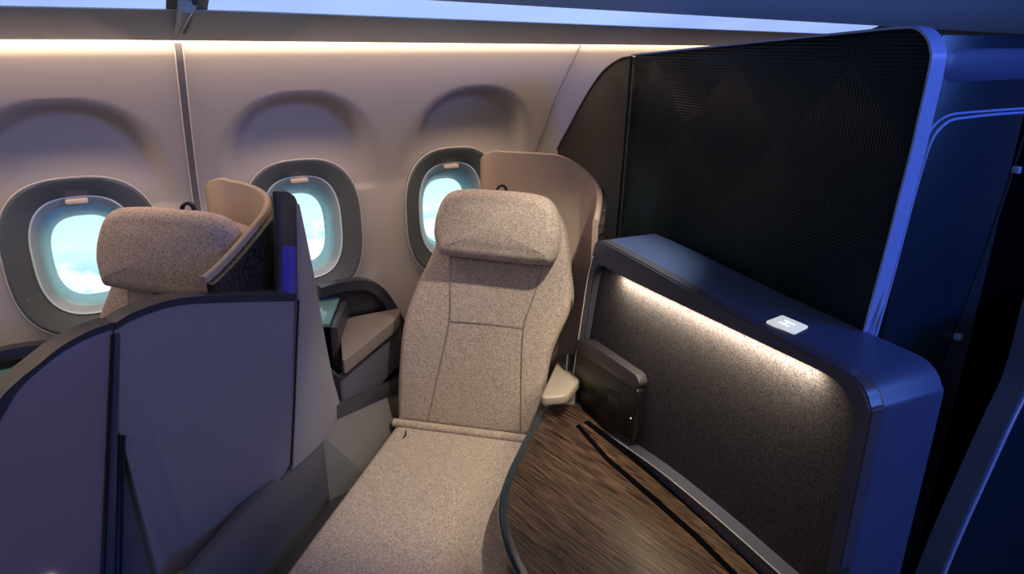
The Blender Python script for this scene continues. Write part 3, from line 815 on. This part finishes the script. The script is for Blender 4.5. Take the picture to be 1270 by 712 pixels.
# groove and ledge strip
def g_(x, y, dz=0): return atz(x, y, TZ + dz)
gA = [g_(*p) for p in ((714, 529), (750, 570), (808, 621), (860, 667), (906, 712), (926, 731))]
gB = [g_(*p) for p in ((718, 527), (756, 569), (815, 619), (867, 665), (914, 712), (934, 731))]
gC = [g_(*p) for p in ((722, 524), (783, 572), (846, 625), (897, 671), (939, 712), (959, 731))]
gD = [g_(*p) for p in ((730, 522), (806, 577), (868, 630), (920, 678), (960, 712), (985, 735))]
def band(a, c, lo_, th): return strip_bm([p + V((0, 0, lo_)) for p in a], [p + V((0, 0, lo_)) for p in c], (0, 0, th))
finish('table_groove', band(gA, gB, -.003, .0045), M['void'], tb)
finish('ledge_strip', band(gB, gC, -.003, .006), M['wood_ledge'], tb)
finish('ledge_gap', band(gC, gD, -.003, .0045), M['void'], tb)
ped = [p - n * .022 - V((0, 0, .026)) for p, n in zip(edge, nrm_e)] + [V((.965, .44, TZ - .026)), V((1.03, 1.40, TZ - .026))]
slab('pedestal', ped, (0, 0, -(TZ - .026) + .002), M['brown'], tb, bev=.003)
rebase(tb)

# ------------------------------------------------------------------ tall dark privacy partition
TP = V((1.172, .712, 0)); TE = V((.121, .886, 0)).normalized(); TN = V((TE.y, -TE.x, 0))
def v_(x, y, off=0.0): return atp(x, y, TP + TN * off, TE)
pt_ = thing('privacy_partition', (1.25, 1.15, 0), 'tall near-black engraved partition panel with bright blue edge, right of the seat', 'partition')
ov = [v_(783, 69), v_(950, 52), v_(1105, 36.5), v_(1132, 36), v_(1146, 46), v_(1152, 62), v_(1151, 84), v_(1130, 180), v_(1098, 305), v_(1066, 425), v_(1052, 480)]
lo1 = V((ov[-1].x, ov[-1].y, .4)); lo2 = V((v_(765, 290).x, v_(765, 290).y, .4))
ovs = ov[:2] + spline(ov[2:8], 6) + ov[8:]
face = ovs + [lo1, lo2, v_(765, 290)]
slab('engraved_face', [p + TN * .012 for p in face], TN * .008, M['screen'], pt_, bev=.001)
# frame : thick body behind, rim proud of the face at the near end and top
inner = [ov[0]] + [ov[1]] + spline(ov[2:8], 6) + ov[8:]
cen = v_(950, 230)
def grow(p, a): 
    return p
outer = []
N_ = len(inner)
for i, p in enumerate(inner):
    t = (inner[min(i + 1, N_ - 1)] - inner[max(i - 1, 0)]).normalized(); q = t.cross(TN); 
    if q.dot(p - cen) < 0: q = -q
    outer.append(p + q * .004)
rim = strip_bm(outer, inner, TN * .034)
finish('edge_rim', rim, M['screen_edge'], pt_, sharp=50)
back = [p + TN * .020 for p in inner] + [lo1 + TN * .020, lo2 + TN * .020]
slab('partition_core', back, TN * .013, M['outer'], pt_, bev=.001)
tube('front_bead', [v_(783, 70, .006), v_(776, 160, .006), v_(765, 292, .006)], .004, M['trim_edge'], pt_, n=8)
rebase(pt_)

# dark arched partition continuing to the lining
bp_ = thing('curved_partition', (1.33, 1.8, 0), 'matt black arched partition between the window lining and the tall engraved panel', 'partition')
ap_px = spline([V((a, b_, 0)) for a, b_ in ((783, 71), (768, 74), (752, 85), (738, 102), (722, 128), (706, 158), (694, 180), (688, 196))], 6)
aw = [v_(q.x, q.y, .02) for q in ap_px]
aw = [p for p in aw if p.y < 2.06]
afar = aw[-1]
app = [aw[0] + TE * -.1] + aw + [V((afar.x, afar.y, .5)), V((aw[0].x, aw[0].y - .1, .5))]
M['matt_black'] = mat('matt_brown_black', (.016, .013, .014), .55, noise=200, var=.1)
slab('partition_board', app, TN * .018, M['matt_black'], bp_, bev=.003)
tube('partition_edge', aw, .004, M['charcoal'], bp_, n=8)
rebase(bp_)

# ------------------------------------------------------------------ aisle side shell on the far right
os_ = thing('suite_outer_wall', (1.45, .72, 0), 'dark navy aisle-side suite wall with thin blue trim lines at the right edge', 'suite wall')
OY = .690
def o_(x, y, Y=OY): return aty(x, y, Y)
X0 = 1.222
zt1 = o_(1200, 43).z
slab('outer_panel', [V((X0, OY, .0)), V((o_(1265, 170).x + .0, OY, 0)), V((o_(1265, 170).x, OY, 1.0)), V((o_(1268, 150).x + .0, OY, zt1)), V((X0, OY, zt1))], (0, .03, 0), M['outer'], os_, bev=.002)
slab('top_cap', [V((X0, OY - .006, zt1 - .10)), V((2.2, OY - .006, zt1 - .10)), V((2.2, OY - .006, zt1)), V((X0, OY - .006, zt1))], (0, .10, 0), M['navy'], os_, bev=.045, seg=6)
l1 = spline([o_(*p) for p in ((1078, 425), (1100, 345), (1125, 250), (1140, 195), (1150, 168), (1160, 153), (1176, 143), (1195, 140), (1232, 137), (1290, 133))], 5)
l2 = spline([o_(*p) for p in ((1083, 425), (1106, 345), (1131, 250), (1146, 198), (1155, 173), (1165, 159), (1179, 149), (1197, 146), (1232, 142), (1290, 138))], 5)
tube('trim_line', [p - V((0, .001, 0)) for p in l1], .0024, M['screen_edge'], os_, n=6)
tube('trim_line', [p - V((0, .001, 0)) for p in l2], .0028, M['screen_edge'], os_, n=6)
hl = [o_(*p) for p in ((1282, 125), (1255, 212), (1225, 300), (1184, 415), (1150, 510), (1122, 580), (1095, 650))]
hgl = tube('hinge_line', [p - V((0, .002, 0)) for p in spline(hl, 4)], .0022, M['trim_edge'], os_, n=6)
for p in ((1256, 210), (1184, 416), (1124, 581)):
    q = o_(*p)
    slab('hinge_lug', box_pts(q.x - .006, q.x + .006, OY - .014, OY, q.z - .007), (0, 0, .014), M['screen_edge'], hgl, bev=.002)
slab('gap_dark_sheet', [V((1.25, .80, 0)), V((2.6, .80, 0)), V((2.6, .80, 1.60)), V((1.25, .80, 1.60))], (0, .02, 0), M['void'], os_, bev=0)  # black sheet put in for the dark open gap beyond the hinge line
rebase(os_)
dr = thing('sliding_door', (1.5, .5, 0), 'dark blue-edged sliding suite door leaf at the bottom right corner', 'door')
de = spline([aty(*p, .50) for p in ((1300, 380), (1275, 470), (1247, 530), (1215, 600), (1190, 655), (1166, 712), (1140, 780))], 5)
dm = [p + V((.016, 0, -.004)) for p in de]
finish('door_edge', strip_bm(de, dm, (0, .04, 0)), M['navy'], dr, sharp=50)
tube('door_bead', [p + V((0, -.001, 0)) for p in dm], .0028, M['screen_edge'], dr, n=6)
slab('door_leaf', dm + [V((dm[-1].x, .50, .2)), V((2.2, .50, .2)), V((2.2, .50, dm[0].z))], (0, .035, 0), M['outer'], dr, bev=0)
rebase(dr)
